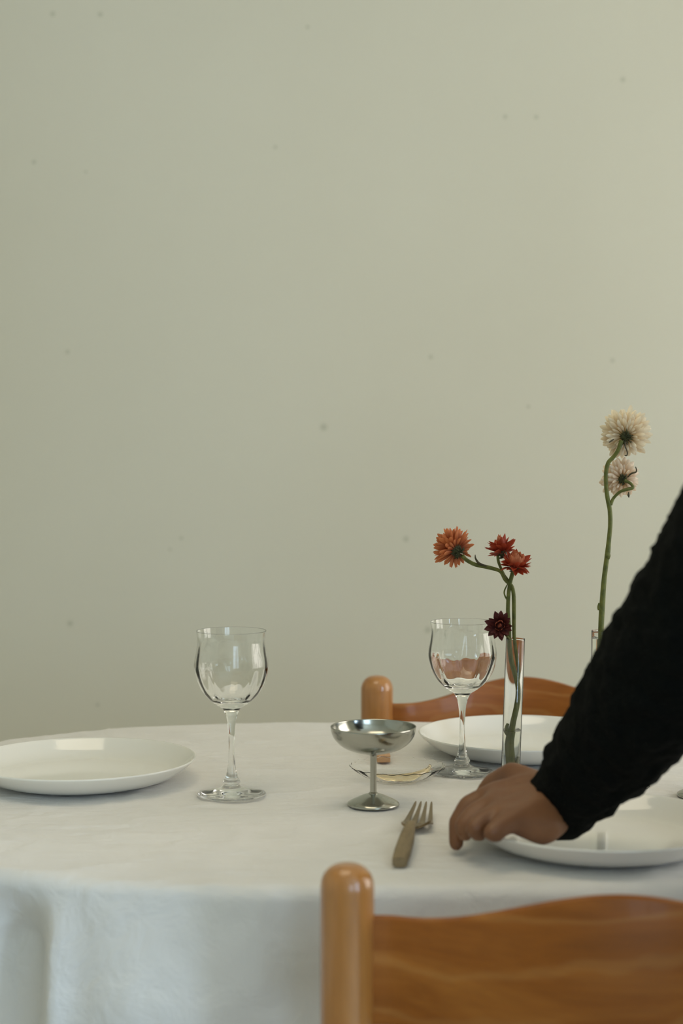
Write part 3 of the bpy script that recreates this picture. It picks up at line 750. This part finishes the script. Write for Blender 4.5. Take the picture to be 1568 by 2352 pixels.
palm = [(wrist, f[0]) for f in (idx, mid, rng, lit)] + [(wrist, thb[0]), (thb[0], idx[0]), (idx[0], mid[0]), (mid[0], rng[0]), (rng[0], lit[0]),
        (hp(1225,1815,1.385,.0165), idx[0]), (hp(1225,1845,1.368,.0175), mid[0]), (hp(1230,1875,1.352,.0185), rng[0]), (hp(1245,1892,1.345,.0185), lit[0]), (hp(1245,1892,1.345,.0185), wrist)]
bm = bmesh.new()
blob(bm, palm)
for f in (idx, mid, rng, lit, thb): blob(bm, chain(f), 2)
hipc = Vector((0, -.03, .93)); chest = W_((.585, 1.03, 1.22)); neck = W_((.575, 1.11, 1.345)); head = W_((.560, 1.165, 1.455))
shr = (W_((.755, 1.00, 1.275)), .050); elr = (W_((.82, .97, 1.01)), .036); wrr = (W_((.80, 1.12, .83)), .024)
blob(bm, chain([(hipc, .125), (W_((.59, .93, 1.08)), .115), (chest, .125)]) + [((neck, .05), (head, .055)), ((chest, .09), (neck, .055)),
     (shl, (chest, .10)), (shr, (chest, .10))] + chain([shl, elbow, (elbow[0].lerp(wrist[0], .3), .039), wrist]) + chain([shr, elr, wrr]))
# right hand resting against the thigh side
rh = W_((.80, 1.135, .80))
blob(bm, [(wrr, (rh, .020))])
for k in range(4):
    o_ = Vector((-.024+.016*k, .0, 0)); blob(bm, chain([(rh+o_, .0115), (rh+o_+Vector((0, .03, -.030)), .0090), (rh+o_+Vector((0, .034, -.055)), .0082), (rh+o_+Vector((0, .028, -.078+.006*abs(k-1.5))), .0070)]))
blob(bm, chain([(rh+Vector((-.02, -.01, .02)), .013), (rh+Vector((-.045, .01, -.005)), .0105), (rh+Vector((-.050, .025, -.035)), .0085)]))
for s in (-1, 1):
    blob(bm, chain([(Vector((s*.085, -.03, .88)), .085), (Vector((s*.10, .01, .48)), .055), (Vector((s*.10, -.02, .30)), .052), (Vector((s*.10, -.03, .09)), .034), (Vector((s*.11, .06, .04)), .030)]))
# head: skull, face, nose, chin, ears; looks down towards the table
fd = Vector((-.35, .80, -.48)).normalized(); sd = fd.cross(Vector((0, 0, 1))).normalized(); ud = sd.cross(fd)
def hd_(f, s, u): return head + fd*f + sd*s + ud*u
blob(bm, [((hd_(-.02, 0, .045), .082), (hd_(.015, 0, .045), .074)), ((hd_(.03, 0, -.02), .058), (hd_(.045, 0, -.055), .036)),
          ((hd_(.078, 0, .03), .010), (hd_(.100, 0, -.004), .011)), ((hd_(.084, -.010, -.006), .008), (hd_(.084, .010, -.006), .008)),
          ((hd_(.070, -.032, .018), .017), (hd_(.072, -.025, .020), .014)), ((hd_(.070, .032, .018), .017), (hd_(.072, .025, .020), .014)),
          ((hd_(.074, -.030, .042), .012), (hd_(.078, .030, .042), .012)), ((hd_(.078, -.016, -.034), .009), (hd_(.078, .016, -.034), .009)),
          ((hd_(-.005, -.080, .030), .010), (hd_(-.008, -.082, .002), .008)), ((hd_(-.005, .080, .030), .010), (hd_(-.008, .082, .002), .008))])
body = frombm('body', bm, m_skin, person); fuse(body, .0034, 4)
for s in (-1, 1):
    bm = bmesh.new(); bmesh.ops.create_uvsphere(bm, u_segments=20, v_segments=12, radius=.012, matrix=Matrix.Translation(hd_(.080, s*.031, .024))); e = frombm('eye', bm, m_eye, person)
    bm = bmesh.new(); bmesh.ops.create_uvsphere(bm, u_segments=16, v_segments=10, radius=.0055, matrix=Matrix.Translation(hd_(.0885, s*.031, .022))); frombm('iris', bm, m_iris, e)
bm = bmesh.new(); blob(bm, [((hd_(.086, -.020, -.031), .0035), (hd_(.090, 0, -.031), .0050)), ((hd_(.090, 0, -.031), .0050), (hd_(.086, .020, -.031), .0035))]); frombm('lips', bm, m_lip, person)
bm = bmesh.new(); blob(bm, [((hd_(-.035, 0, .065), .090), (hd_(.005, 0, .080), .072)), ((hd_(-.045, -.02, .02), .075), (hd_(-.055, 0, -.05), .055)), ((hd_(-.01, -.062, .05), .032), (hd_(-.03, -.065, -.01), .030)), ((hd_(-.01, .062, .05), .032), (hd_(-.03, .065, -.01), .030)), ((hd_(-.11, 0, .02), .045), (hd_(-.12, 0, .02), .045))])
hair = frombm('hair', bm, m_hair, person); fuse(hair, .006, 3, (.010, .02))
# sweater: the left sleeve is what the picture shows
cuff = (W_(at(1290, 1848, 1.372)), .0330)
def lerpw(a, b_, t): return a[0].lerp(b_[0], t)
bm = bmesh.new()
sl = [hp(1290, 1842, 1.372, .0330), hp(1330, 1800, 1.360, .0385), hp(1402, 1710, 1.335, .0480), hp(1492, 1590, 1.295, .0560), hp(1594, 1445, 1.255, .0610), (W_((.292, 1.225, 1.000)), .0600), (W_((.345, 1.15, 1.13)), .0640), (shl[0], .074)]
blob(bm, chain(sl) + [((shl[0], .072), (chest, .13)), ((shr[0], .072), (chest, .13)), ((chest, .150), (W_((.59, .93, 1.06)), .145)), ((W_((.59, .93, 1.06)), .145), (Vector((0, -.03, .93)), .150)),
     ((chest, .10), (neck, .070))] + chain([(shr[0], .07), (elr[0], .056), (elr[0].lerp(wrr[0], .9), .040)]))
sw = frombm('sweater', bm, m_knit, person); fuse(sw, .0055, 3, (.012, .016))
bm = bmesh.new()
for s in (-1, 1):
    blob(bm, chain([(Vector((s*.075, -.03, .88)), .105), (Vector((s*.10, .01, .48)), .074), (Vector((s*.10, -.02, .28)), .068), (Vector((s*.10, -.03, .10)), .062)]))
tr = frombm('trousers', bm, m_trouser, person); fuse(tr, .009, 3)
for s in (-1, 1):
    bm = bmesh.new(); blob(bm, chain([(Vector((s*.10, -.05, .045)), .043), (Vector((s*.11, .05, .040)), .040), (Vector((s*.12, .13, .036)), .036)])); sh = frombm('shoe', bm, m_leather, person); fuse(sh, .006, 3)
